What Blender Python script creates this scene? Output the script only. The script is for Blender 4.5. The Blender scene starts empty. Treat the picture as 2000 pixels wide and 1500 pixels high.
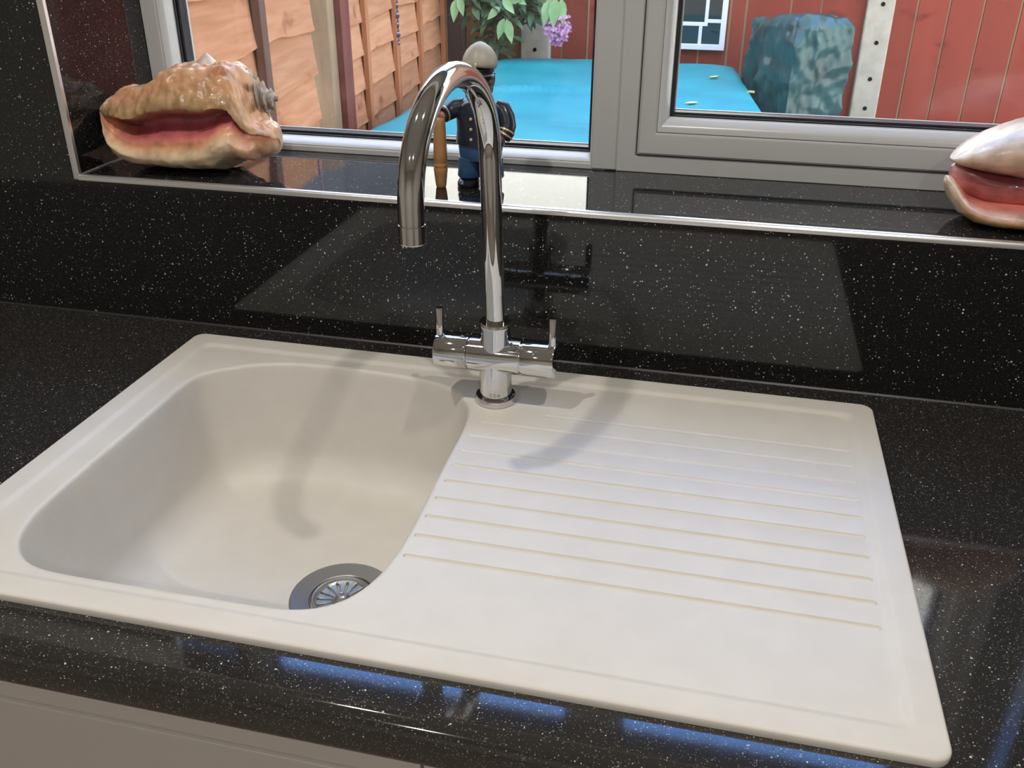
import bpy, math, random
from math import sin, cos, pi, radians, hypot, exp
from mathutils import Vector, Matrix, noise
from mathutils.geometry import delaunay_2d_cdt

random.seed(7)
S = bpy.context.scene
COL = S.collection
TOP = 0.90                       # height of the worktop above the floor; geometry below is written from the worktop

# ------------------------------------------------------------------ camera, sky, exposure
cam = bpy.data.cameras.new('camera')
cam.sensor_width = 36.0
cam.lens = 1807.57 / 2000 * 36.0
cam.clip_start = 0.02
camo = bpy.data.objects.new('camera', cam)
COL.objects.link(camo)
R3 = Matrix(((0.97380377, -0.10885531, 0.19964155),
             (0.22732838, 0.44560576, -0.86588528),
             (0.00529479, 0.88858653, 0.45867847)))
camo.matrix_world = Matrix.Translation((0.66698681, -0.49724534, 0.51922872 + TOP)) @ R3.to_4x4()
S.camera = camo
S.view_settings.view_transform = 'Standard'
S.view_settings.look = 'None'
S.view_settings.gamma = 1.0
S.view_settings.use_curve_mapping = False
S.view_settings.exposure = 0.0

SKY_STRENGTH = 0.9
wd = bpy.data.worlds.new('sky')
S.world = wd
wd.use_nodes = True
nt = wd.node_tree
nt.nodes.clear()
_o = nt.nodes.new('ShaderNodeOutputWorld')
_b = nt.nodes.new('ShaderNodeBackground')
_tc = nt.nodes.new('ShaderNodeTexCoord')
_sp = nt.nodes.new('ShaderNodeSeparateXYZ')
_cr = nt.nodes.new('ShaderNodeValToRGB')
nt.links.new(_tc.outputs['Generated'], _sp.inputs[0])
nt.links.new(_sp.outputs['Z'], _cr.inputs[0])
nt.links.new(_cr.outputs[0], _b.inputs[0])
nt.links.new(_b.outputs[0], _o.inputs[0])
_e = _cr.color_ramp.elements
# bright cloud low down, a belt of open blue, thinner cloud overhead
_e[0].position = 0.0;  _e[0].color = (5.5, 5.3, 5.0, 1)
_e[1].position = 1.0; _e[1].color = (3.3, 3.3, 3.4, 1)
for _p, _c in ((.60, (4.3, 4.15, 3.85)), (.665, (1.5, 3.3, 8.2)), (.755, (1.4, 3.1, 7.8)), (.81, (3.1, 3.2, 3.6))):
    _n = _cr.color_ramp.elements.new(_p); _n.color = (*_c, 1)
_b.inputs['Strength'].default_value = SKY_STRENGTH

LAMP_POWER = 5.2

# ------------------------------------------------------------------ helpers
def mat(name, color=(.5, .5, .5), rough=.5, metal=0.0, spec=.5, ior=1.5, coat=0.0):
    m = bpy.data.materials.new(name)
    m.use_nodes = True
    b = m.node_tree.nodes['Principled BSDF']
    b.inputs['Base Color'].default_value = (*color, 1)
    b.inputs['Roughness'].default_value = rough
    b.inputs['Metallic'].default_value = metal
    b.inputs['Specular IOR Level'].default_value = spec
    b.inputs['IOR'].default_value = ior
    b.inputs['Coat Weight'].default_value = coat
    return m

def nodes(m):
    t = m.node_tree
    return t, t.nodes['Principled BSDF'], t.nodes.new, t.links.new

def ramp(t, stops, interp='LINEAR'):
    r = t.nodes.new('ShaderNodeValToRGB')
    r.color_ramp.interpolation = interp
    e = r.color_ramp.elements
    e[0].position, e[0].color = stops[0][0], (*stops[0][1], 1)
    e[1].position, e[1].color = stops[1][0], (*stops[1][1], 1)
    for p, c in stops[2:]:
        n = e.new(p); n.color = (*c, 1)
    return r

def obj_coord(t, scale=(1, 1, 1)):
    tc = t.nodes.new('ShaderNodeTexCoord')
    mp = t.nodes.new('ShaderNodeMapping')
    mp.inputs['Scale'].default_value = scale
    t.links.new(tc.outputs['Object'], mp.inputs[0])
    return mp.outputs[0]

def noisy(m, c1, c2, scale=(8, 8, 8), nscale=1.0, detail=6, bump=0.0, bdist=.002, lo=.35, hi=.65):
    t, b, N, L = nodes(m)
    v = obj_coord(t, scale)
    n = N('ShaderNodeTexNoise'); n.inputs['Scale'].default_value = nscale; n.inputs['Detail'].default_value = detail
    L(v, n.inputs['Vector'])
    r = ramp(t, [(lo, c1), (hi, c2)])
    L(n.outputs[0], r.inputs[0]); L(r.outputs[0], b.inputs['Base Color'])
    if bump:
        bp = N('ShaderNodeBump'); bp.inputs['Strength'].default_value = bump; bp.inputs['Distance'].default_value = bdist
        L(n.outputs[0], bp.inputs['Height']); L(bp.outputs[0], b.inputs['Normal'])
    return m

class G:
    """collects verts and faces of one mesh, in worktop coordinates"""
    def __init__(self):
        self.v, self.f, self.m, self.c = [], [], [], None
    def add(self, vs, fs, mi=0):
        o = len(self.v)
        self.v += [tuple(x) for x in vs]
        for f in fs:
            self.f.append([i + o for i in f]); self.m.append(mi)
        return self
    def box(self, x0, x1, y0, y1, z0, z1, mi=0):
        vs = [(x, y, z) for z in (z0, z1) for y in (y0, y1) for x in (x0, x1)]
        return self.add(vs, [(0, 2, 3, 1), (4, 5, 7, 6), (0, 1, 5, 4), (2, 6, 7, 3), (0, 4, 6, 2), (1, 3, 7, 5)], mi)
    def obox(self, o, u, v, w, mi=0):
        """box from corner o along three vectors"""
        o, u, v, w = map(Vector, (o, u, v, w))
        vs = [o + a * u + b * v + c * w for c in (0, 1) for b in (0, 1) for a in (0, 1)]
        return self.add(vs, [(0, 2, 3, 1), (4, 5, 7, 6), (0, 1, 5, 4), (2, 6, 7, 3), (0, 4, 6, 2), (1, 3, 7, 5)], mi)
    def rings(self, rs, closed=True, cap0=True, cap1=True, mi=0):
        n = len(rs[0]); vs = [p for r in rs for p in r]; fs = []
        for i in range(len(rs) - 1):
            for j in range(n if closed else n - 1):
                k = (j + 1) % n
                fs.append((i * n + j, i * n + k, (i + 1) * n + k, (i + 1) * n + j))
        if cap0: fs.append(tuple(reversed(range(n))))
        if cap1: fs.append(tuple((len(rs) - 1) * n + j for j in range(n)))
        return self.add(vs, fs, mi)
    def lathe(self, prof, c, n=48, axis='z', sx=1, sy=1, mi=0, cap0=True, cap1=True):
        rs = []
        for r, h in prof:
            ring = []
            for j in range(n):
                a = 2 * pi * j / n
                p, q = r * cos(a) * sx, r * sin(a) * sy
                if axis == 'z': ring.append((c[0] + p, c[1] + q, c[2] + h))
                elif axis == 'x': ring.append((c[0] + h, c[1] + p, c[2] + q))
                else: ring.append((c[0] + q, c[1] + h, c[2] + p))
            rs.append(ring)
        return self.rings(rs, True, cap0, cap1, mi)
    def tube(self, path, r, n=16, mi=0, cap=True, flat=1.0):
        path = [Vector(p) for p in path]; rs = []
        rad = r if isinstance(r, (list, tuple)) else [r] * len(path)
        t0 = (path[1] - path[0]).normalized()
        up = Vector((0, 0, 1)) if abs(t0.z) < .9 else Vector((1, 0, 0))
        nrm = (up - t0 * up.dot(t0)).normalized()
        for i, p in enumerate(path):
            t = (path[min(i + 1, len(path) - 1)] - path[max(i - 1, 0)]).normalized()
            nrm = (nrm - t * nrm.dot(t)).normalized()
            bn = t.cross(nrm)
            rs.append([p + rad[i] * (cos(2 * pi * j / n) * nrm + flat * sin(2 * pi * j / n) * bn) for j in range(n)])
        return self.rings(rs, True, cap, cap, mi)
    def ball(self, c, r, n=16, m=10, mi=0):
        rx, ry, rz = r if isinstance(r, (tuple, list)) else (r, r, r)
        prof = [(max(sin(pi * i / m), 1e-4), -cos(pi * i / m)) for i in range(m + 1)]
        rs = [[(c[0] + rx * a * cos(2 * pi * j / n), c[1] + ry * a * sin(2 * pi * j / n), c[2] + rz * h) for j in range(n)] for a, h in prof]
        return self.rings(rs, True, True, True, mi)
    def frame(self, x0, x1, z0, z1, loops, mi=0, closed=False):
        """mitred rectangular ring: loops = (left, right, bottom, top inset, y)"""
        rs = []
        for l, r, b, t, y in loops:
            rs.append([(x0 + l, y, z0 + b), (x1 - r, y, z0 + b), (x1 - r, y, z1 - t), (x0 + l, y, z1 - t)])
        if closed: rs.append(rs[0])
        return self.rings(rs, True, False, False, mi)

def build(name, g, mats, parent=None, origin=None, smooth=40, bevel=0, seg=2, col=None):
    """links the collected geometry as ONE mesh object"""
    if not isinstance(mats, (list, tuple)): mats = [mats]
    root = parent
    while root is not None and root.parent is not None: root = root.parent
    org = Vector(root.location) if root is not None else Vector(origin if origin is not None else (0, 0, 0))
    if root is None and origin is None:
        xs, ys, zs = zip(*g.v)
        org = Vector(((min(xs) + max(xs)) / 2, (min(ys) + max(ys)) / 2, min(zs)))
    me = bpy.data.meshes.new(name)
    me.from_pydata([tuple(Vector(v) - org) for v in g.v], [], g.f)
    for m in mats: me.materials.append(m)
    if len(mats) > 1:
        me.polygons.foreach_set('material_index', g.m)
    if col:
        at = me.color_attributes.new('Tint', 'FLOAT_COLOR', 'POINT')
        at.data.foreach_set('color', [x for c in col for x in (*c, 1.0)])
    import bmesh
    bm = bmesh.new(); bm.from_mesh(me)
    bmesh.ops.recalc_face_normals(bm, faces=bm.faces)
    bm.to_mesh(me); bm.free()
    if smooth:
        me.polygons.foreach_set('use_smooth', [True] * len(me.polygons))
        me.set_sharp_from_angle(angle=radians(smooth))
    me.update()
    o = bpy.data.objects.new(name, me)
    COL.objects.link(o)
    if parent is not None: o.parent = parent
    else: o.location = org
    if bevel:
        b = o.modifiers.new('bevel', 'BEVEL'); b.width = bevel; b.segments = seg; b.limit_method = 'ANGLE'; b.angle_limit = radians(40)
        w = o.modifiers.new('weighted', 'WEIGHTED_NORMAL'); w.keep_sharp = True
    return o

def tag(o, label, cat, group=None):
    o['label'] = label; o['category'] = cat
    if group: o['group'] = group
    return o

def thing(name, label, cat, loc, group=None):
    o = bpy.data.objects.new(name, None)
    o.empty_display_size = .05
    COL.objects.link(o); o.location = loc
    return tag(o, label, cat, group)

def struct(o):
    o['kind'] = 'structure'
    return o

def smoothstep(a, b, x):
    t = min(1, max(0, (x - a) / (b - a)))
    return t * t * (3 - 2 * t)

def lerp(a, b, t): return a + (b - a) * t

def interp(pts, x):
    if x <= pts[0][0]: return pts[0][1]
    for (x0, y0), (x1, y1) in zip(pts, pts[1:]):
        if x <= x1: return lerp(y0, y1, (x - x0) / (x1 - x0))
    return pts[-1][1]

# ------------------------------------------------------------------ materials
def stone_material(name, base, fleck, scale=150.0, amount=.5, rough=.06, ior=1.52, grain=.10):
    """polished dark quartz with scattered pale chips"""
    m = mat(name, base, rough, ior=ior)
    t, b, N, L = nodes(m)
    v = obj_coord(t)
    prev = None
    for k, (sc, size, thr, br) in enumerate(((scale, .125, 1 - amount * .8, .95), (scale * 1.7, .14, 1 - amount * 1.3, .75), (scale * 3.0, .26, .45, grain))):
        vo = N('ShaderNodeTexVoronoi'); vo.inputs['Scale'].default_value = sc
        L(v, vo.inputs['Vector'])
        sep = N('ShaderNodeSeparateColor'); L(vo.outputs['Color'], sep.inputs[0])
        # chip radius grows with a per-cell random number, only some cells hold a chip
        mr = N('ShaderNodeMapRange'); mr.inputs['From Min'].default_value = thr; mr.inputs['From Max'].default_value = 1.0
        mr.inputs['To Min'].default_value = 0.0; mr.inputs['To Max'].default_value = size * 1.9
        L(sep.outputs[0], mr.inputs[0])
        lt = N('ShaderNodeMath'); lt.operation = 'LESS_THAN'
        L(vo.outputs['Distance'], lt.inputs[0]); L(mr.outputs[0], lt.inputs[1])
        br_ = N('ShaderNodeMath'); br_.operation = 'MULTIPLY'; br_.inputs[1].default_value = br
        L(sep.outputs[1], br_.inputs[0])
        mu = N('ShaderNodeMath'); mu.operation = 'MULTIPLY'
        L(lt.outputs[0], mu.inputs[0]); L(br_.outputs[0], mu.inputs[1])
        if prev is None: prev = mu.outputs[0]
        else:
            mx = N('ShaderNodeMath'); mx.operation = 'MAXIMUM'
            L(prev, mx.inputs[0]); L(mu.outputs[0], mx.inputs[1]); prev = mx.outputs[0]
    mix = N('ShaderNodeMix'); mix.data_type = 'RGBA'
    mix.inputs['A'].default_value = (*base, 1); mix.inputs['B'].default_value = (*fleck, 1)
    L(prev, mix.inputs['Factor']); L(mix.outputs['Result'], b.inputs['Base Color'])
    return m

M_stone = stone_material('black_quartz', (.0115, .0118, .0120), (.80, .80, .76), 205, .34, .05)
M_top = stone_material('black_quartz_worktop', (.025, .0228, .0210), (.80, .78, .74), 255, .36, .06, 1.64, .20)
M_sink = mat('white_composite', (.79, .765, .72), .42, ior=1.45)
noisy(M_sink, (.69, .655, .595), (.715, .68, .62), (30, 30, 30), 1, 4)
M_chrome = mat('chrome', (.70, .70, .69), .045, 1.0)
M_steel = mat('brushed_steel', (.46, .455, .44), .36, 1.0)
M_alu = mat('satin_trim', (.90, .91, .92), .28, .9)
M_gap = mat('hole_shade', (.008, .008, .008), .95, spec=.05)  # black standing in for the dark inside holes
M_upvc = mat('white_upvc', (.575, .585, .585), .32)
M_upvc2 = mat('white_upvc_bead', (.62, .63, .635), .24)
M_rubber = mat('black_gasket', (.012, .013, .016), .45)
M_spacer = mat('dark_spacer_bar', (.02, .025, .035), .35)
M_plaster = mat('wall_paint', (.72, .70, .66), .8)
M_ceil = mat('ceiling_paint', (.82, .81, .79), .85)
M_floor = noisy(mat('floor_tiles', (.3, .25, .2), .5), (.28, .23, .19), (.36, .31, .26), (3, 3, 3), 1)
M_door = mat('grey_cabinet', (.50, .465, .435), .45)
M_carcass = mat('carcass', (.5, .49, .47), .6)

def glass_material():
    m = bpy.data.materials.new('window_glass'); m.use_nodes = True
    t = m.node_tree; t.nodes.clear()
    o = t.nodes.new('ShaderNodeOutputMaterial'); mx = t.nodes.new('ShaderNodeMixShader')
    tr = t.nodes.new('ShaderNodeBsdfTransparent'); gl = t.nodes.new('ShaderNodeBsdfGlossy')
    lw = t.nodes.new('ShaderNodeLayerWeight'); lw.inputs['Blend'].default_value = .5
    pw = t.nodes.new('ShaderNodeMath'); pw.operation = 'POWER'; pw.inputs[1].default_value = 5
    fr = t.nodes.new('ShaderNodeMath'); fr.operation = 'MULTIPLY_ADD'; fr.inputs[1].default_value = .96; fr.inputs[2].default_value = .03
    t.links.new(lw.outputs['Facing'], pw.inputs[0]); t.links.new(pw.outputs[0], fr.inputs[0])
    gl.inputs['Roughness'].default_value = .01
    tr.inputs['Color'].default_value = (.97, .98, .975, 1)
    L = t.links.new
    L(fr.outputs[0], mx.inputs[0]); L(tr.outputs[0], mx.inputs[1]); L(gl.outputs[0], mx.inputs[2]); L(mx.outputs[0], o.inputs[0])
    return m
M_glass = glass_material()

# ------------------------------------------------------------------ main dimensions (from the worktop, metres)
YS, ZS, YW, XL, XR, ZH = 0.5586, 0.1992, 0.7576, -0.1668, 1.145, .975
XA, XB, YA = -1.5, 2.6, -3.0          # room
ZF, ZC = -TOP, 1.50
FRONT = -0.054

# ------------------------------------------------------------------ room shell
g = G().box(XA - .1, XB + .1, YA - .1, .84, ZF - .1, ZF); struct(build('floor', g, M_floor))
g = G().box(XA - .1, XB + .1, YA - .1, .84, ZC, ZC + .15); struct(build('ceiling', g, M_ceil))
g = G().box(XA - .1, XA, YA, .84, ZF, ZC); struct(build('wall_left', g, M_plaster))
g = G().box(XB, XB + .1, YA, .84, ZF, ZC); struct(build('wall_right', g, M_plaster))
g = G().box(XA - .1, XB + .1, YA - .1, YA, ZF, ZC); struct(build('wall_front', g, M_plaster))
g = G()
yb0, yb1 = YS + .012, .838
g.box(XA, XL - .012, yb0, yb1, ZF, ZC); g.box(XR + .012, XB, yb0, yb1, ZF, ZC)
g.box(XL - .012, XR + .012, yb0, yb1, ZF, ZS - .02); g.box(XL - .012, XR + .012, yb0, yb1, ZH + .012, ZC)
struct(build('wall_back', g, M_plaster))

# stone wall cladding around the window, one continuous sheet with the window cut out
g = G()
g.box(XA, XL, YS, yb0, 0, .62); g.box(XR, XB, YS, yb0, 0, .62)
g.box(XL, XR, YS, yb0, 0, ZS - .0005)
tag(build('splashback', g, M_stone, smooth=0), 'black sparkly stone splashback rising behind the sink up to the window', 'splashback')
g = G().box(XL, XR, YS + .0006, YW + .012, ZS - .02, ZS)
tag(build('window_sill', g, M_stone, smooth=0), 'polished black stone window sill that carries both conch shells', 'window sill')
g = G().box(XL - .012, XL, yb0, YW + .03, ZS + .0004, ZH)
tag(build('reveal_panel', g, M_stone, smooth=0), 'black stone panel lining the left side of the window recess', 'stone panel')
g = G().box(XR, XR + .012, yb0, YW + .03, ZS + .0004, ZH)
tag(build('reveal_panel', g, M_stone, smooth=0), 'black stone panel lining the right side of the window recess', 'stone panel')
q_ = [(YS + .004, ZS + .0002), (YS + .004, ZS + .0014), (YS + .0016, ZS + .0014)]
q_ += [(YS + .0016 - .0046 * sin(pi / 2 * k / 8), ZS + .0014 - .0046 * (1 - cos(pi / 2 * k / 8))) for k in range(1, 9)]
q_ += [(YS - .0030, ZS - .0062), (YS + .0004, ZS - .0062), (YS + .0004, ZS + .0002)]
g = G().rings([[(x, y, z) for y, z in q_] for x in (XL - .0005, XR)])
tag(build('edge_trim', g, M_alu, bevel=.0005), 'bright metal edge trim along the front of the window sill', 'edge trim')
g = G().box(XL - .0080, XL + .0006, YS - .0022, YS + .0006, ZS - .0055, ZH)
g.box(XL - .0002, XL + .0008, YS - .0022, YS + .004, ZS, ZH)
tr_ = tag(build('edge_trim', g, M_alu, bevel=.0005), 'upright metal edge trim on the left corner of the window recess', 'edge trim')
g = G().box(XL, XL + .0018, YS + .004, YW, ZS, ZS + .0016)
tag(build('sealant_bead', g, mat('grey_sealant', (.35, .35, .34), .4)), 'thin grey sealant line where the left recess panel meets the sill', 'sealant')

g = G().rings([[(x, y, z) for y, z in ((YS, .0003), (YS - .0022, .0003), (YS - .0012, .0013), (YS, .0022))] for x in (XA, XB)])
tag(build('sealant_bead', g, mat('dark_sealant', (.03, .03, .03), .4)), 'thin dark sealant line where the splashback meets the worktop', 'sealant')

# ------------------------------------------------------------------ window
win = bpy.data.objects.new('window_1', None); COL.objects.link(win); win.location = (XL, YW, ZS); win['kind'] = 'structure'
xm0, xm1 = .4855, .5470
xc0 = xm1 - .026
def outer_frame(x0, x1, l, r, b, t):
    g = G().frame(x0, x1, ZS, ZH, [(0, 0, 0, 0, YW + .07), (0, 0, 0, 0, YW + .001), (.001, .001, .001, .001, YW), (l - .002, r - .002, b - .002, t - .002, YW),
                                   (l, r, b, t, YW + .002), (l, r, b, t, YW + .07)])
    build('frame', g, M_upvc, win, smooth=30)
outer_frame(XL, xm0 + .02, .0245, .0205, .009, .05)
outer_frame(xc0, XR, .026, .03, .0232, .03)
g = G().box(xm0, xc0 + .0005, YW - .0012, YW + .07, ZS + .0004, ZH - .02)
build('mullion', g, M_upvc, win, bevel=.003)
def glazing(x0, x1, z0, z1, y, bl, br_, bb, bt, depth):
    def ins(f, dy, e=0.0): return (bl * f + e, br_ * f + e, bb * f + e, bt * f + e, y + dy)
    a = G().frame(x0, x1, z0, z1, [ins(0, .012), ins(0, .001), ins(.08, -.0005), ins(.30, .001), ins(.62, depth * .4), ins(.85, depth * .72), ins(1, depth), ins(1, depth + .006)])
    bead = build('glazing_bead', a, M_upvc2, win, smooth=50)
    e0, d0 = -.001, depth
    a = G().frame(x0, x1, z0, z1, [ins(1, d0 + .0002, e0), ins(1, d0 + .0002, .0018), ins(1, d0 + .004, .0018)])
    build('gasket', a, M_rubber, bead, smooth=0)
    a = G().frame(x0, x1, z0, z1, [ins(1, d0 + .0085, e0), ins(1, d0 + .0085, .0045), ins(1, d0 + .0225, .0045), ins(1, d0 + .0225, e0)], closed=True)
    build('spacer_bar', a, M_spacer, win, smooth=0)
    a = G()
    for p0, p1 in ((d0 + .0045, d0 + .0085), (d0 + .0225, d0 + .0265)):
        a.box(x0 + bl - .001, x1 - br_ + .001, y + p0, y + p1, z0 + bb - .001, z1 - bt + .001)
    build('pane', a, M_glass, win, smooth=0)
    a = G().frame(x0, x1, z0, z1, [ins(1, d0 + .027, -.006), ins(1, d0 + .027, .0052), ins(1, d0 + .030, .0054), ins(1, d0 + .045, -.006)], closed=True)
    build('outer_lip', a, M_upvc, win, smooth=0)
glazing(XL + .0245, xm0 + .0005, ZS + .009, ZH - .05, YW + .002, .0095, .005, .0075, .012, .028)
xs0, xs1, zs0, zs1 = xm1 + .0012, XR - .028, ZS + .0246, ZH - .028
ys_ = YW - .004
g = G().frame(xs0, xs1, zs0, zs1, [(0, 0, 0, 0, YW + .06), (0, 0, 0, 0, ys_ + .003), (.003, .003, .003, .003, ys_), (.020, .022, .026, .026, ys_),
                                   (.024, .026, .030, .030, ys_ + .002), (.024, .026, .030, .030, ys_ + .06)])
build('sash', g, M_upvc, win, smooth=30)
glazing(xs0 + .024, xs1 - .026, zs0 + .030, zs1 - .030, ys_ + .002, .0145, .019, .0185, .019, .018)
g = G().frame(xs0, xs1, zs0, zs1, [(-.0012, -.0012, -.0012, -.0012, YW - .0005), (0, 0, 0, 0, YW - .0005)])
build('sash_seal', g, M_rubber, win, smooth=0)

# ------------------------------------------------------------------ worktop with the sink opening
WL, WR = XA, XB
prof = [(YS, 0), (.015, 0)]
g = G()
# front strip with rounded nose, extruded along x
R_ = .016
pf = [(.015, -.0005), (.015, 0.0), (FRONT + R_ + .004, 0.0), (FRONT + R_ + .001, 0.0), (FRONT + R_, 0.0)]
for k in range(1, 9):
    a = pi / 2 * k / 8
    pf.append((FRONT + R_ - R_ * sin(a), -R_ + R_ * cos(a)))
for k in range(0, 7):
    a = pi / 2 * k / 6
    pf.append((FRONT + .008 - .008 * cos(a), -.034 - .008 * sin(a) + .002))
pf += [(.015, -.040)]
g.rings([[(x, y, z) for y, z in pf] for x in (WL, WR)], True, True, True)
g.box(WL, WR, .50, YS, -.04, 0); g.box(WL, .018, .015, .50, -.04, 0); g.box(.842, WR, .015, .50, -.04, 0)
tag(build('worktop', g, M_top, smooth=35), 'dark speckled stone worktop with rounded front edge around the white sink', 'worktop')

# ------------------------------------------------------------------ cabinets under the worktop
def cabinet(x0, x1, label):
    t = thing('base_cabinet', label, 'cabinet', ((x0 + x1) / 2, .24, ZF))
    g = G().box(x0, x0 + .016, -.012, .55, ZF + .1, -.041); g.box(x1 - .016, x1, -.012, .55, ZF + .1, -.041)
    g.box(x0 + .016, x1 - .016, .535, .55, ZF + .1, -.041); g.box(x0 + .016, x1 - .016, -.012, .535, ZF + .1, ZF + .116)
    g.box(x0, x1, .02, .036, ZF, ZF + .1)
    build('carcass', g, M_carcass, t)
    d = G()
    # door with a long finger-grip lip along its top
    pr = [(-.014, -.042), (-.033, -.042), (-.036, -.046), (-.036, -.074), (-.0345, -.0785), (-.0285, -.0795), (-.0285, -.0815), (-.034, -.0835), (-.034, ZF + .105), (-.014, ZF + .105)]
    d.rings([[(x, y, z) for y, z in pr] for x in (x0 + .0012, x1 - .0012)], True, True, True)
    build('door', d, M_door, t, smooth=0, bevel=.0008)
    return t
XSEAM = .4925
cabinet(XSEAM - .60, XSEAM, 'grey handleless base cabinet under the bowl half of the sink')
cabinet(XSEAM, XSEAM + .60, 'grey handleless base cabinet under the draining half of the sink')
cabinet(XSEAM - 1.2, XSEAM - .60, 'grey handleless base cabinet left of the sink cabinet')

# ------------------------------------------------------------------ sink
SX, SY, H = .862, .516, .008
outline_ctrl = [(.0602, .395), (.0601, .29), (.0606, .20), (.0615, .14), (.0655, .098), (.078, .066), (.098, .0465), (.127, .0372), (.185, .0362), (.245, .0366), (.305, .0372),
                (.350, .0385), (.378, .0465), (.3985, .0645), (.4115, .095), (.4165, .128), (.4178, .165), (.4165, .224), (.4150, .292), (.4140, .358),
                (.4090, .398), (.3985, .4215), (.381, .4395), (.357, .4515), (.318, .4600), (.25, .4648), (.185, .4648), (.140, .4575), (.105, .4420), (.078, .4215)]
def catmull(P, n):
    out = []; N_ = len(P)
    for i in range(N_):
        p0, p1, p2, p3 = (Vector(P[(i + k) % N_]) for k in (-1, 0, 1, 2))
        for k in range(n):
            t = k / n
            out.append(.5 * ((2 * p1) + (p2 - p0) * t + (2 * p0 - 5 * p1 + 4 * p2 - p3) * t * t + (3 * p1 - p0 - 3 * p2 + p3) * t ** 3))
    return out
def resample(P, n):
    L_ = [0]
    for a, b in zip(P, P[1:] + P[:1]): L_.append(L_[-1] + (b - a).length)
    out = []; j = 0
    for k in range(n):
        d = L_[-1] * k / n
        while L_[j + 1] < d: j += 1
        a, b = P[j], P[(j + 1) % len(P)]
        out.append(a.lerp(b, (d - L_[j]) / max(L_[j + 1] - L_[j], 1e-9)))
    return out
OUT = resample(catmull(outline_ctrl, 12), 200)
for _ in range(4):
    OUT = [(OUT[i - 1] + 2 * OUT[i] + OUT[(i + 1) % 200]) / 4 for i in range(200)]
NRM = []
for i in range(200):
    t = OUT[(i + 2) % 200] - OUT[i - 2]
    n = Vector((t.y, -t.x)).normalized()
    NRM.append(n)                      # anticlockwise outline: this points outward
if sum(OUT[i - 1].x * OUT[i].y - OUT[i].x * OUT[i - 1].y for i in range(200)) < 0:
    NRM = [-n for n in NRM]
def bowl_ring(off, z): return [(OUT[i].x + NRM[i].x * off, OUT[i].y + NRM[i].y * off, z) for i in range(200)]
def rrect(l, r, b, t, rad, z, n=8):
    pts = []
    for cx, cy, a0 in ((SX - r - rad, b + rad, -pi / 2), (SX - r - rad, SY - t - rad, 0), (l + rad, SY - t - rad, pi / 2), (l + rad, b + rad, pi)):
        for k in range(n + 1):
            a = a0 + pi / 2 * k / n
            pts.append((cx + rad * cos(a), cy + rad * sin(a), z))
    return pts
D = H - .0032
loops = []
FO = .0055                                # the front edge slopes out to its foot
for ins, z, fi in ((.0002, .0058, -.0034), (.0006, .0068, -.0026), (.0015, .0076, -.0012), (.0030, H, .0012)):
    loops.append(rrect(ins, ins, fi, ins, .014 - ins * .5, z))
for k, (ins, z) in enumerate(((0, H), (.0025, H - .0004), (.0050, (H + D) / 2), (.0075, D + .0004), (.010, D))):
    loops.append(rrect(.0225 + ins * .9, .0205 + ins, .0175 + ins, .0245 + ins, .012, z))
loops.append(bowl_ring(.0055, D)); loops.append(bowl_ring(.0028, D - .0004)); loops.append(bowl_ring(.0010, D - .0018)); loops.append(bowl_ring(0, D - .0042))
for k in range(10):
    y = .1272 + .0310 * k
    x0 = .4272 + (.004 if k > 7 else 0)
    x1 = .8265
    if k == 9: x0 = .50
    gd = (1, 1, 1, 1, .95, .85, .7, .55, .42, .32)[k]
    for hw, dz in ((.0030, 0), (.0020, -.0018 * gd), (.0009, -.0025 * gd)):
        pts = []
        for k2 in range(9): a = -pi / 2 + pi * k2 / 8; pts.append((x1 + hw * cos(a), y + hw * sin(a), D + dz))
        for k2 in range(9): a = pi / 2 + pi * k2 / 8; pts.append((x0 + hw * cos(a), y + hw * sin(a), D + dz))
        loops.append(pts)
pv, pe, pz = [], [], []
for lp in loops:
    o = len(pv); n = len(lp)
    for i, q in enumerate(lp):
        pv.append(Vector((q[0], q[1]))); pz.append(q[2]); pe.append((o + i, o + (i + 1) % n))
cv, ce, cf, ov, oe, of = delaunay_2d_cdt(pv, pe, [], 0, 1e-6)
def inside(x, y):
    c = False
    for i in range(200):
        a, b = OUT[i - 1], OUT[i]
        if (a.y > y) != (b.y > y) and x < (b.x - a.x) * (y - a.y) / (b.y - a.y) + a.x: c = not c
    return c
g = G()
cz = [pz[o[0]] if o else D for o in ov]
V3 = [(v.x, v.y, z) for v, z in zip(cv, cz)]
keep = [f for f in cf if not inside(sum(cv[i].x for i in f) / 3, sum(cv[i].y for i in f) / 3)]
g.add(V3, keep)
g.rings([rrect(.0002, .0002, -.0034, .0002, .0139, .0058), rrect(.0002, .0002, -.0038, .0002, .014, .0030), rrect(.0006, .0006, -.0036, .0006, .014, .0002)], True, False, False)
# bowl wall, floor fillet, floor
ZB, FR = -.154, .046
rings_ = [bowl_ring(0, D - .0042), bowl_ring(-.0012, -.006), bowl_ring(-.0032, -.03), bowl_ring(-.0070, -.07), bowl_ring(-.0100, ZB + FR)]
for k in range(1, 9):
    a = pi / 2 * k / 8
    rings_.append(bowl_ring(-.0100 - FR * (1 - cos(a)), ZB + FR - FR * sin(a)))
DC = Vector((.306, .240)); DR = .0575
last = rings_[-1]
circ = []
for x, y, z in last:
    d = (Vector((x, y)) - DC).normalized()
    circ.append((DC.x + d.x * DR, DC.y + d.y * DR, ZB - .006))
for t in (.2, .4, .6, .8, .95, 1):
    rings_.append([(lerp(a[0], b[0], t), lerp(a[1], b[1], t), lerp(a[2], b[2], t)) for a, b in zip(last, circ)])
rings_.append([(DC.x + (p[0] - DC.x) * .985, DC.y + (p[1] - DC.y) * .985, ZB - .012) for p in circ])
g.rings(rings_, True, False, True)
import bmesh
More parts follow.
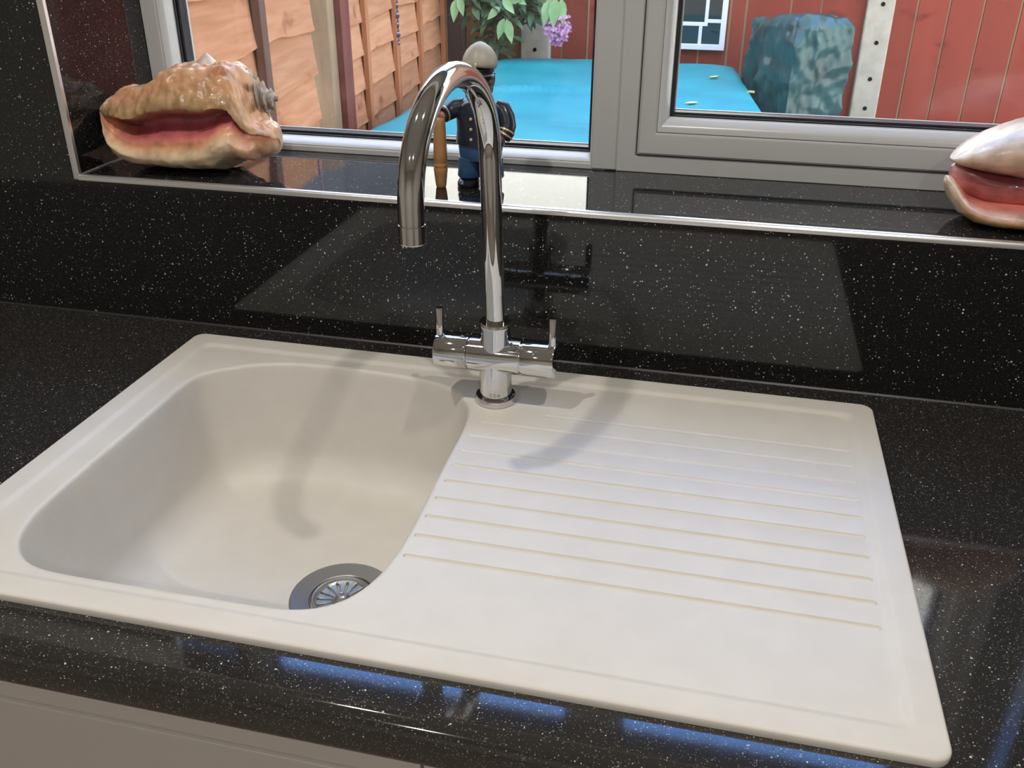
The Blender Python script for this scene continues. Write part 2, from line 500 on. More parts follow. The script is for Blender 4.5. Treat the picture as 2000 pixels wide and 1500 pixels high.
sink = thing('kitchen_sink', 'white composite sink with one bowl and a grooved drainer set in dark worktop', 'sink', (SX / 2, SY / 2, 0))
so = build('sink_body', g, M_sink, sink, smooth=0)
bm = bmesh.new(); bm.from_mesh(so.data)
bmesh.ops.remove_doubles(bm, verts=bm.verts, dist=1e-5)
bmesh.ops.recalc_face_normals(bm, faces=bm.faces)
bm.to_mesh(so.data); bm.free()
so.data.polygons.foreach_set('use_smooth', [True] * len(so.data.polygons))
so.data.set_sharp_from_angle(angle=radians(60))
w = so.modifiers.new('weighted', 'WEIGHTED_NORMAL'); w.keep_sharp = True
# strainer waste
zd = ZB - .006
g = G().lathe([(.0580, .0002), (.0572, .0022), (.0550, .0028), (.0400, .0006), (.0385, .0012), (.0372, .0012), (.0362, .0002), (.0355, -.004), (.0350, -.012), (.030, -.018), (.001, -.018)], (DC.x, DC.y, zd), 96, cap1=True, cap0=False)
st = build('waste_flange', g, M_steel, sink, smooth=35)
g = G()
nA = 128; rad = [(.0325, -.004), (.0338, .0008), (.0330, .0020), (.0312, .0014), (.0300, -.0010), (.0280, -.0026), (.0225, -.0032), (.0120, -.0036), (.010, -.0030), (.0085, -.0020), (.006, .004), (.0045, .0052), (.0005, .0055)]
vs = [(DC.x + r * cos(2 * pi * j / nA), DC.y + r * sin(2 * pi * j / nA), zd + z) for r, z in rad for j in range(nA)]
fs = []
for i in range(len(rad) - 1):
    for j in range(nA):
        if i in (5, 6) and j % 8 in (3, 4): continue
        k = (j + 1) % nA
        fs.append((i * nA + j, i * nA + k, (i + 1) * nA + k, (i + 1) * nA + j))
g.add(vs, fs)
bk = build('strainer_basket', g, M_steel, sink, smooth=18)
sl_ = bk.modifiers.new('sheet', 'SOLIDIFY'); sl_.thickness = .0008; sl_.offset = -1
g = G().lathe([(.0300, -.0062), (.0005, -.0066)], (DC.x, DC.y, zd), 48, cap0=False)
build('drain_shade_disc', g, M_gap, sink)  # black disc painting the dark below the basket slots

# ------------------------------------------------------------------ tap
TX, TY, TZ = .4338, .4300, D
tap = thing('kitchen_tap', 'chrome swan neck kitchen tap with two side levers standing on the sink', 'tap', (TX, TY, TZ))
g = G().lathe([(.0228, 0), (.0236, .0010), (.0236, .0075), (.0228, .0090), (.0200, .0094), (.0186, .0084)], (TX, TY, TZ), 64)
build('base_ring', g, M_chrome, tap, smooth=35)
BZ = .0630
g = G().lathe([(.0187, .0130), (.0187, .0500), (.0185, .0640), (.0178, .0780), (.0172, .0860), (.0170, .0990)], (TX, TY, 0), 64)
# cross piece, flared into the upright
hp = [(-.0300, .0194), (-.0292, .0200), (-.012, .0204), (0, .0206), (.012, .0204), (.0292, .0200), (.0300, .0194)]
g.lathe([(r, x) for x, r in hp], (TX, TY, BZ), 64, 'x')
# soft webs where the arms meet the upright
for s in (-1, 1):
    for k in range(1):
        g.rings([[(TX + s * (.0030 + .0125 * i / 7), TY + .0160 * cos(2 * pi * j / 32) * (1 - .05 * i), BZ + .0165 + (.0205 * (1 - i / 7) ** 1.9) * max(0, 1) + .0002 * j * 0 + .0012 * sin(2 * pi * j / 32)) for j in range(32)] for i in range(8)], True, True, True)
body = build('tap_body', g, M_chrome, tap, smooth=35)
g = G().lathe([(.0168, .0985), (.0184, .0995), (.0184, .1045), (.0177, .1056), (.0128, .1058)], (TX, TY, 0), 64)
build('collar', g, M_chrome, tap, smooth=35)
for s in (-1, 1):
    g = G().lathe([(.0184, s * .0298), (.0184, s * .0308), (.0198, s * .0314), (.0202, s * .0326), (.0202, s * .0675), (.0196, s * .0695), (.0178, s * .0700), (.0005, s * .0700)], (TX, TY, BZ), 64, 'x')
    hd = build('valve_handle', g, M_chrome, tap, smooth=35)
    g = G().lathe([(.0045, .012), (.0045, .0515), (.0040, .0523), (.0004, .0523)], (TX + s * .0655, TY, BZ), 24)
    build('lever', g, M_chrome, hd, smooth=35)
# spout
az = radians(-96.6); ra = .0950; zsp = .2890; zo = .2570
topx, topy = .4292, .4275
path = []
for k in range(14):
    t = k / 14; path.append((lerp(TX, topx, t), lerp(TY, topy, t), lerp(.1050, zsp, t)))
for k in range(49):
    a = pi * k / 48; s_ = ra * (1 - cos(a))
    path.append((topx + cos(az) * s_, topy + sin(az) * s_, zsp + ra * sin(a)))
ex, ey = topx + cos(az) * 2 * ra, topy + sin(az) * 2 * ra
path.append((ex, ey, zo + .0185))
rr = [lerp(.0108, .0117, min(1, k / 16)) for k in range(len(path))]
g = G().tube(path, rr, 40)
sp = build('spout', g, M_chrome, tap, smooth=40)
g = G().lathe([(.0112, .0185), (.0112, .0172), (.0120, .0168), (.0121, .0010), (.0114, .0), (.0098, .0), (.0094, .004), (.0005, .004)], (ex, ey, zo), 40)
build('nozzle', g, M_chrome, tap, smooth=35)
# maker's lettering bent round the foot of the body
def lettering(text, size, centre, radius, ang0, z, material, parent):
    cu = bpy.data.curves.new('lettering', 'FONT'); cu.body = text; cu.size = size; cu.extrude = .0001; cu.align_x = 'CENTER'; cu.space_character = 1.25
    to = bpy.data.objects.new('lettering', cu); COL.objects.link(to)
    dg = bpy.context.evaluated_depsgraph_get()
    me = to.evaluated_get(dg).to_mesh()
    gg = G()
    vs = []
    for v in me.vertices:
        a = ang0 + v.co.x / radius
        r = radius + v.co.z
        vs.append((centre[0] + r * cos(a), centre[1] + r * sin(a), z + v.co.y))
    gg.add(vs, [tuple(p.vertices) for p in me.polygons])
    to.to_mesh_clear() if hasattr(to, 'to_mesh_clear') else None
    bpy.data.objects.remove(to, do_unlink=True); bpy.data.curves.remove(cu)
    return build('engraved_lettering', gg, material, parent, smooth=0)
lettering('CDA', .0052, (TX, TY), .01882, radians(-79), .0180, mat('etched_metal', (.16, .16, .15), .5, .6), tap)

# ------------------------------------------------------------------ conch shells
def shell_material(name, with_bump=True):
    m = mat(name, (.7, .5, .35), .32, coat=.25)
    t, b, N, L = nodes(m)
    at = N('ShaderNodeVertexColor'); at.layer_name = 'Tint'
    v = obj_coord(t, (30, 30, 30))
    n = N('ShaderNodeTexNoise'); n.inputs['Scale'].default_value = 1.6; n.inputs['Detail'].default_value = 8
    L(v, n.inputs['Vector'])
    r = ramp(t, [(.3, (.55, .50, .45)), (.62, (1.12, 1.1, 1.06))])
    L(n.outputs[0], r.inputs[0])
    mx = N('ShaderNodeMix'); mx.data_type = 'RGBA'; mx.blend_type = 'MULTIPLY'; mx.inputs['Factor'].default_value = .75
    L(at.outputs['Color'], mx.inputs['A']); L(r.outputs[0], mx.inputs['B'])
    L(mx.outputs['Result'], b.inputs['Base Color'])
    bp = N('ShaderNodeBump'); bp.inputs['Strength'].default_value = .35; bp.inputs['Distance'].default_value = .002
    L(n.outputs[0], bp.inputs['Height']); L(bp.outputs[0], b.inputs['Normal'])
    return m
M_shell = shell_material('conch_shell')
C_OR, C_CREAM, C_BROWN, C_PINK, C_DEEP, C_PEACH, C_GREY = (.70, .34, .17), (.78, .62, .45), (.40, .23, .11), (.62, .20, .18), (.28, .050, .065), (.78, .36, .20), (.36, .31, .26)
def mixc(a, b, t):
    t = min(1, max(0, t)); return tuple(lerp(x, y, t) for x, y in zip(a, b))

def conch(root, x0, x1, top, bot, yc, depth, va, vb, ap0, ap1, hollow, colour, wrinkle=.0034, nu=150, nt=150):
    """closed shell body: silhouette top(x), bot(x); the mouth is hollowed into its near side"""
    verts, cols, rings = [], [], []
    for i in range(nu + 1):
        u = i / nu; uu = .5 - .5 * cos(pi * u); uu = lerp(u, uu, .6)
        x = lerp(x0, x1, uu)
        zt, zb = interp(top, x), interp(bot, x)
        zc, a = (zt + zb) / 2, (zt - zb) / 2
        b = depth * (max(0, 1 - abs(2 * uu - .98) ** 2.4 * .98)) ** .5
        b = max(b, .0005)
        ring = []
        for j in range(nt):
            th = pi / 2 - 2 * pi * j / nt           # start at the top, go over the near side first
            cx_, sx_ = cos(th), sin(th)
            z = zc + a * math.copysign(abs(sx_) ** .92, sx_)
            y = yc - b * math.copysign(abs(cx_) ** .85, cx_)
            front = cx_ > 0
            v = (1 - sx_) / 2
            px, dx_ = x, 0
            c = C_CREAM
            if front:
                A, B = interp(va, uu), interp(vb, uu)
                inn = 0
                if A < v < B and ap0 < uu < ap1:
                    s_ = (v - A) / (B - A)
                    inn = (smoothstep(0, .28, s_) * smoothstep(1.0, .35, s_)) * smoothstep(ap0, ap0 + .18, uu) * smoothstep(ap1, ap1 - .16, uu)
                    y += hollow * inn
                c = colour(uu, v, A, B, inn, x, z)
                if v > B and ap0 < uu < ap1:      # flared lower lip
                    y -= .016 * smoothstep(B, B + .16, v) * smoothstep(1.0, .86, v) * smoothstep(0, .15, uu)
                if v < A:                           # body whorl overhang
                    y -= .002 * smoothstep(A - .25, A, v) * smoothstep(ap0, ap0 + .2, uu)
            else:
                c = colour(uu, v, 0, 0, -1, x, z)
            P = Vector((x, y, z)) * 60
            wr = noise.fractal(P, 1.0, 2.0, 4) * wrinkle * (1 if (not front or v < interp(va, uu)) else .45)
            wr *= smoothstep(0, .08, uu) * smoothstep(1, .92, uu)
            y -= wr * math.copysign(1, cx_); z2 = z + wr * sx_
            if z2 < ZS + .0006: z2 = ZS + .0006
            ring.append((x, y, z2)); cols.append(c)
        rings.append(ring)
    gg = G().rings(rings, True, True, True)
    return build('shell_body', gg, M_shell, root, smooth=70, col=cols)

def colour_left(u, v, A, B, inn, x, z):
    n = noise.noise(Vector((x, z, 0)) * 45) * .5 + .5
    if inn < 0: return mixc(C_OR, C_CREAM, n)
    if v < A:
        t = v / max(A, .01)
        base = mixc((.74, .45, .26), C_OR, n)
        base = mixc(base, (.50, .33, .17), smoothstep(.35, .85, t) * .9)
        return mixc(mixc(base, (.80, .70, .60), smoothstep(.14, .03, u) * .7), C_BROWN, smoothstep(.70, 1.0, t) * (.5 + .4 * n))
    if v < B:
        s_ = (v - A) / (B - A)
        c = mixc((.44, .15, .11), (.36, .075, .095), smoothstep(0, .40, s_))
        c = mixc(c, (.72, .22, .20), smoothstep(.55, .90, s_))
        c = mixc(c, C_PEACH, smoothstep(.86, 1.0, s_) * .8)
        edge = smoothstep(.30, .08, u) + smoothstep(.80, .96, u)
        return mixc(c, C_PEACH, min(1, edge) * .8)
    t = (v - B) / (1 - B + 1e-6)
    c = mixc((.80, .38, .22), (.80, .62, .42), smoothstep(0, .30, t + .25 * (n - .5)))
    c = mixc(c, (.72, .60, .45), smoothstep(.45, 1, t))
    return mixc(c, (.78, .42, .26), smoothstep(.78, .9, u) * .7)

SH = thing('conch_shell', 'large conch shell with pink mouth in the left corner of the window sill', 'shell', (-.04, .645, ZS), 'conch shells on the sill')
YC = .642
topL = [(-.166, .2735), (-.155, .286), (-.132, .300), (-.110, .303), (-.090, .3075), (-.072, .318), (-.058, .3290), (-.042, .3335), (-.020, .3365), (.005, .3370), (.026, .3385), (.036, .335), (.044, .321),
        (.050, .300), (.056, .281), (.063, .269), (.073, .264), (.081, .257), (.0855, .248), (.087, .240)]
botL = [(-.166, .2705), (-.155, .256), (-.150, .240), (-.143, .226), (-.134, .219), (-.128, .2105), (-.110, .2035), (-.090, .2005), (-.060, .1998), (-.02, .1998), (.012, .2010), (.032, .2120), (.048, .2190), (.064, .2180), (.078, .2220), (.0845, .229), (.087, .237)]
vaL = [(0, .46), (.06, .36), (.18, .34), (.35, .36), (.6, .385), (.8, .39), (.90, .28), (1, .25)]
vbL = [(0, .53), (.1, .55), (.25, .62), (.45, .675), (.65, .665), (.80, .58), (.9, .45), (1, .4)]
conch(SH, -.166, .087, topL, botL, YC, .066, vaL, vbL, .0, .93, .027, colour_left)

def spire(root, base, tip, r0, turns, knobs, name='spire', tint=C_GREY):
    """stepped cone with a row of blunt spines on every whorl"""
    base, tip = Vector(base), Vector(tip)
    ax = (tip - base); ln = ax.length; ax.normalize()
    e1 = ax.orthogonal().normalized(); e2 = ax.cross(e1)
    rs, cols = [], []
    ns, na = 90, 96
    for i in range(ns + 1):
        s_ = i / ns
        ring = []
        for j in range(na):
            a = 2 * pi * j / na
            ph = (s_ ** .8 * turns + a / (2 * pi)) % 1.0
            rcone = r0 * (1 - s_) ** 1.0 + .0010
            step = .80 + .34 * smoothstep(0, .55, ph) * smoothstep(1, .62, ph)
            kn = max(0, cos(a * knobs + s_ * 40)) ** 3 * smoothstep(.3, .55, ph) * smoothstep(.85, .55, ph)
            r = rcone * (step + .42 * kn)
            r += noise.noise(Vector((cos(a) * 3, sin(a) * 3, s_ * 9)) * 3) * rcone * .06
            p = base + ax * (s_ * ln + .10 * kn * rcone) + r * (cos(a) * e1 + sin(a) * e2)
            ring.append(p); cols.append(mixc(tint, (.66, .56, .46), kn + .5 * step - .4))
        rs.append(ring)
    return build(name, G().rings(rs), M_shell, root, smooth=70, col=cols)
spire(SH, (.0400, .672, .2835), (.0690, .684, .2900), .0315, 4.2, 10)
# large blunt spines along the shoulder
def spine(root, p, d, r, ln, c):
    p, d = Vector(p), Vector(d).normalized()
    pts = [p + d * ln * k / 6 for k in range(7)]
    rd = [r * (1 - (k / 6) ** 1.6) + .0007 for k in range(7)]
    gg = G().tube(pts, rd, 16)
    return build('spine', gg, M_shell, root, smooth=70, col=[c] * len(gg.v))
spine(SH, (-.010, YC + .006, .329), (.02, .05, 1), .0155, .0185, (.74, .62, .56))
spine(SH, (.024, YC - .022, .325), (.45, -.35, .8), .012, .016, C_PEACH)

def colour_right(u, v, A, B, inn, x, z):
    n = noise.noise(Vector((x, z, 3)) * 40) * .5 + .5
    if inn < 0: return mixc((.72, .50, .38), C_CREAM, n)
    if v < A:
        t = v / max(A, .01)
        c = mixc((.80, .70, .66), (.70, .42, .30), smoothstep(.1, .75, t))
        return mixc(c, (.56, .36, .26), smoothstep(.75, 1, t))
    if v < B:
        s_ = (v - A) / (B - A)
        c = mixc((.50, .16, .14), (.36, .08, .09), smoothstep(0, .35, s_))
        c = mixc(c, (.66, .26, .18), smoothstep(.45, .85, s_))
        c = mixc(c, (.74, .40, .42), smoothstep(.84, 1.0, s_))
        return mixc(c, (.78, .42, .28), smoothstep(.16, .03, u))
    t = (v - B) / (1 - B + 1e-6)
    c = mixc((.80, .55, .52), (.74, .44, .20), smoothstep(.05, .5, t))
    return mixc(c, (.78, .64, .46), smoothstep(.6, 1, t))
SH2 = thing('conch_shell', 'smooth conch shell with pink mouth cut off by the right edge of the photo', 'shell', (1.02, .655, ZS), 'conch shells on the sill')
def lobe(root, name, x0, x1, top, bot, yc, depth, colour, wrinkle=.0006, nu=90, nt=90, p=1.0):
    cols, rings = [], []
    for i in range(nu + 1):
        u = .5 - .5 * cos(pi * i / nu)
        x = lerp(x0, x1, u); zt, zb = interp(top, x), interp(bot, x)
        zc, a = (zt + zb) / 2, max((zt - zb) / 2, .0004)
        b = max(depth * max(0, 1 - abs(2 * u - 1) ** 2.6) ** .55, .0004)
        ring = []
        for j in range(nt):
            th = pi / 2 - 2 * pi * j / nt
            cx_, sx_ = cos(th), sin(th)
            w_ = noise.fractal(Vector((x, sx_ * .04, cx_ * .04)) * 70, 1.0, 2.0, 3) * wrinkle
            ring.append((x, yc - b * math.copysign(abs(cx_) ** .8, cx_) - w_ * cx_, max(zc + a * math.copysign(abs(sx_) ** .9, sx_) + w_ * sx_, ZS + .0005)))
            cols.append(colour(u, (1 - sx_) / 2, cx_))
        rings.append(ring)
    return build(name, G().rings(rings), M_shell, root, smooth=70, col=cols)
lobe(SH2, 'shell_body', .9165, 1.125,
     [(.9165, .2655), (.921, .2705), (.9300, .2800), (.9460, .2915), (.9650, .3015), (.9850, .3100), (1.02, .3210), (1.05, .3240), (1.075, .318), (1.10, .300), (1.125, .272)],
     [(.9165, .2635), (.924, .2600), (.94, .2575), (.96, .2550), (1.0, .2500), (1.06, .235), (1.10, .225), (1.125, .262)], .652, .060,
     lambda u, v, c: mixc(mixc((.80, .72, .68), (.72, .46, .34), smoothstep(.15, .6, v)), (.52, .30, .22), smoothstep(.68, .98, v)))
lobe(SH2, 'shell_mouth', .9195, 1.115, [(.9195, .256), (.93, .2625), (.96, .262), (1.115, .26)], [(.9195, .238), (.93, .226), (.96, .215), (1.115, .215)], .655, .046,
     lambda u, v, c: mixc(mixc((.30, .07, .08), (.52, .13, .12), smoothstep(.25, .7, v)), (.70, .30, .30), smoothstep(.10, .0, u)))
lobe(SH2, 'shell_lip', .9125, 1.11, [(.9125, .2430), (.9150, .2480), (.9210, .2465), (.9290, .2385), (.938, .2300), (.955, .2265), (1.0, .2270), (1.06, .230), (1.11, .225)],
     [(.9125, .2400), (.9150, .2330), (.9200, .2230), (.9310, .2100), (.9480, .2020), (.975, .1998), (1.04, .1998), (1.09, .203), (1.11, .218)], .640, .058,
     lambda u, v, c: mixc(mixc(mixc((.72, .24, .20), (.78, .52, .50), smoothstep(.10, .30, v)), (.76, .46, .22), smoothstep(.35, .65, v)), (.80, .66, .48), max(smoothstep(.7, .95, v), smoothstep(.12, .04, u) * .8)))
spire(SH2, (1.085, .66, .283), (1.132, .668, .292), .029, 3.6, 8)

# ------------------------------------------------------------------ sailor figurine with its wooden post
FX, FY = .3610, .645
M_navy = noisy(mat('navy_paint', (.02, .03, .06), .3, coat=.2), (.010, .016, .032), (.018, .026, .05), (60, 60, 60), 1)
M_blue = noisy(mat('blue_paint', (.04, .10, .25), .4), (.028, .085, .21), (.04, .12, .28), (40, 40, 40), 1)
M_black = mat('black_paint', (.012, .012, .014), .22, coat=.3)
M_skin = mat('painted_skin', (.40, .19, .125), .4)
M_white = noisy(mat('white_paint', (.7, .66, .58), .4), (.40, .38, .32), (.52, .49, .42), (50, 50, 50), 1)
M_beard = noisy(mat('grey_beard', (.1, .09, .09), .5), (.03, .028, .028), (.15, .14, .13), (90, 90, 250), 1)
M_brass = mat('brass_paint', (.75, .60, .36), .3, .5)
M_post = noisy(mat('turned_wood', (.5, .27, .12), .4), (.43, .21, .085), (.56, .30, .13), (60, 60, 8), 1, bump=.15, bdist=.0006)
fig = thing('sailor_figurine', 'small sea captain figurine in white cap and navy jacket behind the tap', 'figurine', (FX, FY, ZS))
def zf(v): return ZS + v
# one continuous body
me = bpy.data.meshes.new('body')
J = [(0, 0, .060, .018), (0, 0, .080, .022), (0, 0, .096, .020), (0, -.001, .107, .010), (0, -.003, .122, .0155), (0, -.003, .136, .0165), (0, -.022, .127, .0034),
     (.024, 0, .098, .008), (.034, -.002, .080, .0075), (.031, -.012, .066, .0062), (.027, -.018, .060, .0058),
     (-.024, 0, .098, .008), (-.039, -.004, .094, .0075), (-.042, -.014, .090, .006), (-.046, -.022, .087, .0062),
     (.013, 0, .050, .013), (.014, -.001, .024, .010), (.014, -.003, .008, .008), (-.013, 0, .050, .013), (-.014, -.001, .024, .010), (-.014, -.003, .008, .008)]
E_ = [(0, 1), (1, 2), (2, 3), (3, 4), (4, 5), (4, 6), (2, 7), (7, 8), (8, 9), (9, 10), (2, 11), (11, 12), (12, 13), (13, 14), (0, 15), (15, 16), (16, 17), (0, 18), (18, 19), (19, 20)]
me.from_pydata([(x, y, z) for x, y, z, r in J], E_, [])
me.materials.append(M_skin)
bo = bpy.data.objects.new('body', me); COL.objects.link(bo); bo.parent = fig
sk = bo.modifiers.new('skin', 'SKIN')
for i, (x, y, z, r) in enumerate(J):
    me.skin_vertices[0].data[i].radius = (r, r)
    me.skin_vertices[0].data[i].use_root = (i == 0)
sk.use_smooth_shade = True
bo.modifiers.new('sub', 'SUBSURF').levels = 2
bo.modifiers['sub'].render_levels = 2
def P(x, y, z): return (FX + x, FY + y, ZS + z)
# jacket: torso and both sleeves
def oval(z, rx, ry, x=0, y=0, n=28): return [P(x + rx * cos(2 * pi * j / n), y + ry * sin(2 * pi * j / n), z) for j in range(n)]
g = G()
g.rings([oval(.053, .0310, .0240), oval(.056, .0315, .0245), oval(.070, .0300, .0235), oval(.085, .0305, .0235), oval(.096, .0300, .0220), oval(.1025, .0255, .0185), oval(.107, .0150, .0135), oval(.1085, .009, .010)])
g.tube([P(.020, 0, .099), P(.0285, 0, .0955), P(.0335, -.002, .087), P(.0365, -.006, .0775), P(.0355, -.011, .0700), P(.0325, -.014, .0655)], [.0095, .0115, .0112, .0108, .0104, .0100], 20)
g.tube([P(-.020, 0, .099), P(-.030, -.002, .0965), P(-.037, -.006, .0925), P(-.041, -.012, .0905), P(-.0445, -.018, .0895)], [.0095, .0112, .0108, .0102, .0096], 20)
jk = build('jacket', g, M_navy, fig, smooth=60)
for a, b_, r in ((P(.0362, -.0095, .0725), P(.0356, -.0105, .0708), .0110), (P(.0350, -.0118, .0690), P(.0341, -.0125, .0674), .0109), (P(-.0420, -.0140, .0903), P(-.0428, -.0152, .0900), .0106)):
    g = G().tube([a, b_], r, 20)
    build('cuff_stripe', g, M_brass, jk, smooth=50)
for k in range(3):
    for s in (-1, 1):
        g = G().ball(P(.008 * s + .002, -.0243 + .0006 * abs(s), .062 + .0125 * k), .0022, 10, 8)
        build('button', g, M_brass, jk, smooth=70)
g = G()
g.rings([oval(.057, .0285, .0215), oval(.048, .0285, .0215), oval(.040, .0275, .0205), oval(.034, .0265, .0195)])
for s in (-1, 1):
    g.rings([oval(.036, .0150, .0185, .0135 * s), oval(.022, .0150, .0175, .0140 * s), oval(.0125, .0160, .0185, .0142 * s), oval(.0110, .0150, .0175, .0142 * s)])
build('trousers', g, M_blue, fig, smooth=60)
for s in (-1, 1):
    g = G()
    n = 24
    rs = []
    for z, sc in ((.0003, .96), (.0025, 1.0), (.006, .98), (.0095, .86), (.0125, .62)):
        ring = []
        for j in range(n):
            a = 2 * pi * j / n
            yy = sin(a)
            ring.append(P(.0148 * s + .0138 * sc * cos(a), (-.006 + .021 * sc * yy) if z < .008 else (-.002 + .016 * sc * yy), z))
        rs.append(ring)
    g.rings(rs)
    build('boot', g, M_black, fig, smooth=60)
# beard, moustache, eyes
g = G()
rs = []
for z, rx, y0, y1 in ((.1035, .006, -.020, -.012), (.107, .0115, -.0215, -.004), (.112, .0158, -.0225, .004), (.118, .0174, -.0205, .009), (.1235, .0176, -.0120, .011), (.129, .0178, -.0010, .013), (.138, .0176, .0010, .013)):
    rs.append([P(rx * cos(2 * pi * j / 24), (y0 + y1) / 2 + (y1 - y0) / 2 * sin(2 * pi * j / 24), z) for j in range(24)])
g.rings(rs)
bd = build('beard', g, M_beard, fig, smooth=60)
g = G()
for s in (-1, 1):
    g.tube([P(.0005 * s, -.0222, .1215), P(.006 * s, -.0222, .1205), P(.0115 * s, -.0185, .1180)], [.0026, .0028, .0012], 10)
build('moustache', g, M_beard, fig, smooth=60)
for s in (-1, 1):
    g = G().ball(P(.0058 * s, -.0176, .1335), (.0021, .0016, .0017), 10, 8)
    build('eye', g, M_black, fig, smooth=70)
# cap: band, soft crown, peak
g = G().rings([oval(.1405, .0180, .0185, 0, -.002), oval(.1450, .0186, .0190, 0, -.002)])
cb = build('cap_band', g, M_black, fig, smooth=50)
g = G()
rs = []
for z, r, y in ((.1440, .0188, -.002), (.1462, .0212, -.001), (.1495, .0218, 0), (.1560, .0210, .002), (.1630, .0178, .0035), (.1690, .0122, .004), (.1732, .0055, .004), (.1745, .001, .004)):
    rs.append([P(r * cos(2 * pi * j / 32), y + r * .98 * sin(2 * pi * j / 32), z + .004 * sin(2 * pi * j / 32 + pi) * (r / .02)) for j in range(32)])
g.rings(rs)
build('cap_crown', g, M_white, fig, smooth=70)
g = G()
rs = []
for r, dz in ((.0180, 0), (.0225, -.0012), (.0262, -.0032)):
    rs.append([P(r * cos(a) * .86, -.002 + r * sin(a), .1425 + dz * 1.2 - .0005 * abs(cos(a))) for a in [-pi * .90 + pi * .80 * j / 16 for j in range(17)]])
rs2 = [[(x, y, z - .0016) for x, y, z in r] for r in reversed(rs)]
g.rings(rs + rs2 + [rs[0]], False, False, False)
build('cap_peak', g, M_black, fig, smooth=50)
g = G().ball(P(0, -.0212, .1500), (.0022, .0012, .0028), 10, 8)
build('cap_badge', g, M_brass, fig, smooth=70)
# turned wooden post under the right hand
g = G().lathe([(.0058, .0003), (.0066, .0020), (.0070, .0050), (.0086, .0200), (.0090, .0240), (.0084, .0252), (.0084, .0262), (.0090, .0275), (.0088, .0300), (.0082, .0310), (.0082, .0320), (.0088, .0335), (.0086, .0450), (.0080, .0640), (.0076, .0780), (.0072, .0850), (.0060, .0865), (.0005, .0868)],
              P(-.0465, -.0235, 0), 32)
build('wooden_post', g, M_post, fig, smooth=50)

# ------------------------------------------------------------------ garden
GZ = -1.05
g = G().box(-4, 6, .86, 9, GZ - .1, GZ)
struct(build('ground', g, noisy(mat('patio', (.3, .29, .27), .8), (.24, .23, .21), (.36, .34, .31), (3, 3, 3), 1)))

def wood_material(name, c1, c2, knot, scale=(3, 3, 40)):
    m = mat(name, c1, .75, spec=.25)
    t, b, N, L = nodes(m)
    at = N('ShaderNodeVertexColor'); at.layer_name = 'Tint'
    v = obj_coord(t, scale)
    n = N('ShaderNodeTexNoise'); n.inputs['Scale'].default_value = 1.0; n.inputs['Detail'].default_value = 7; n.inputs['Distortion'].default_value = .6
    L(v, n.inputs['Vector'])
    r = ramp(t, [(.30, c1), (.70, c2)])
    L(n.outputs[0], r.inputs[0])
    v2 = obj_coord(t, (9, 9, 15))
    n2 = N('ShaderNodeTexNoise'); n2.inputs['Scale'].default_value = 1.0; n2.inputs['Detail'].default_value = 3
    L(v2, n2.inputs['Vector'])
    r2 = ramp(t, [(.62, (0, 0, 0)), (.74, (1, 1, 1))])
    L(n2.outputs[0], r2.inputs[0])
    mx = N('ShaderNodeMix'); mx.data_type = 'RGBA'; mx.inputs['B'].default_value = (*knot, 1)
    L(r2.outputs[0], mx.inputs['Factor']); L(r.outputs[0], mx.inputs['A'])
    mm = N('ShaderNodeMix'); mm.data_type = 'RGBA'; mm.blend_type = 'MULTIPLY'; mm.inputs['Factor'].default_value = 1
    L(mx.outputs['Result'], mm.inputs['A']); L(at.outputs['Color'], mm.inputs['B'])
    L(mm.outputs['Result'], b.inputs['Base Color'])
    return m
M_orange = wood_material('orange_larch', (.45, .200, .100), (.58, .290, .160), (.30, .115, .052), (5, 5, 55))
M_batten = noisy(mat('dark_batten', (.2, .12, .1), .7), (.11, .055, .038), (.17, .092, .065), (20, 20, 3), 1)
M_obatten = noisy(mat('orange_batten', (.45, .2, .1), .7), (.40, .150, .060), (.50, .20, .085), (20, 20, 3), 1)
M_grey_wood = noisy(mat('weathered_post', (.34, .27, .2), .8), (.24, .155, .090), (.37, .255, .155), (30, 30, 4), 1)
M_maroon = noisy(mat('maroon_stain', (.25, .07, .06), .7), (.145, .036, .028), (.205, .055, .040), (30, 30, 4), 1)
M_darkpost = noisy(mat('brown_post', (.12, .07, .06), .7), (.09, .05, .045), (.16, .10, .085), (30, 30, 4), 1)

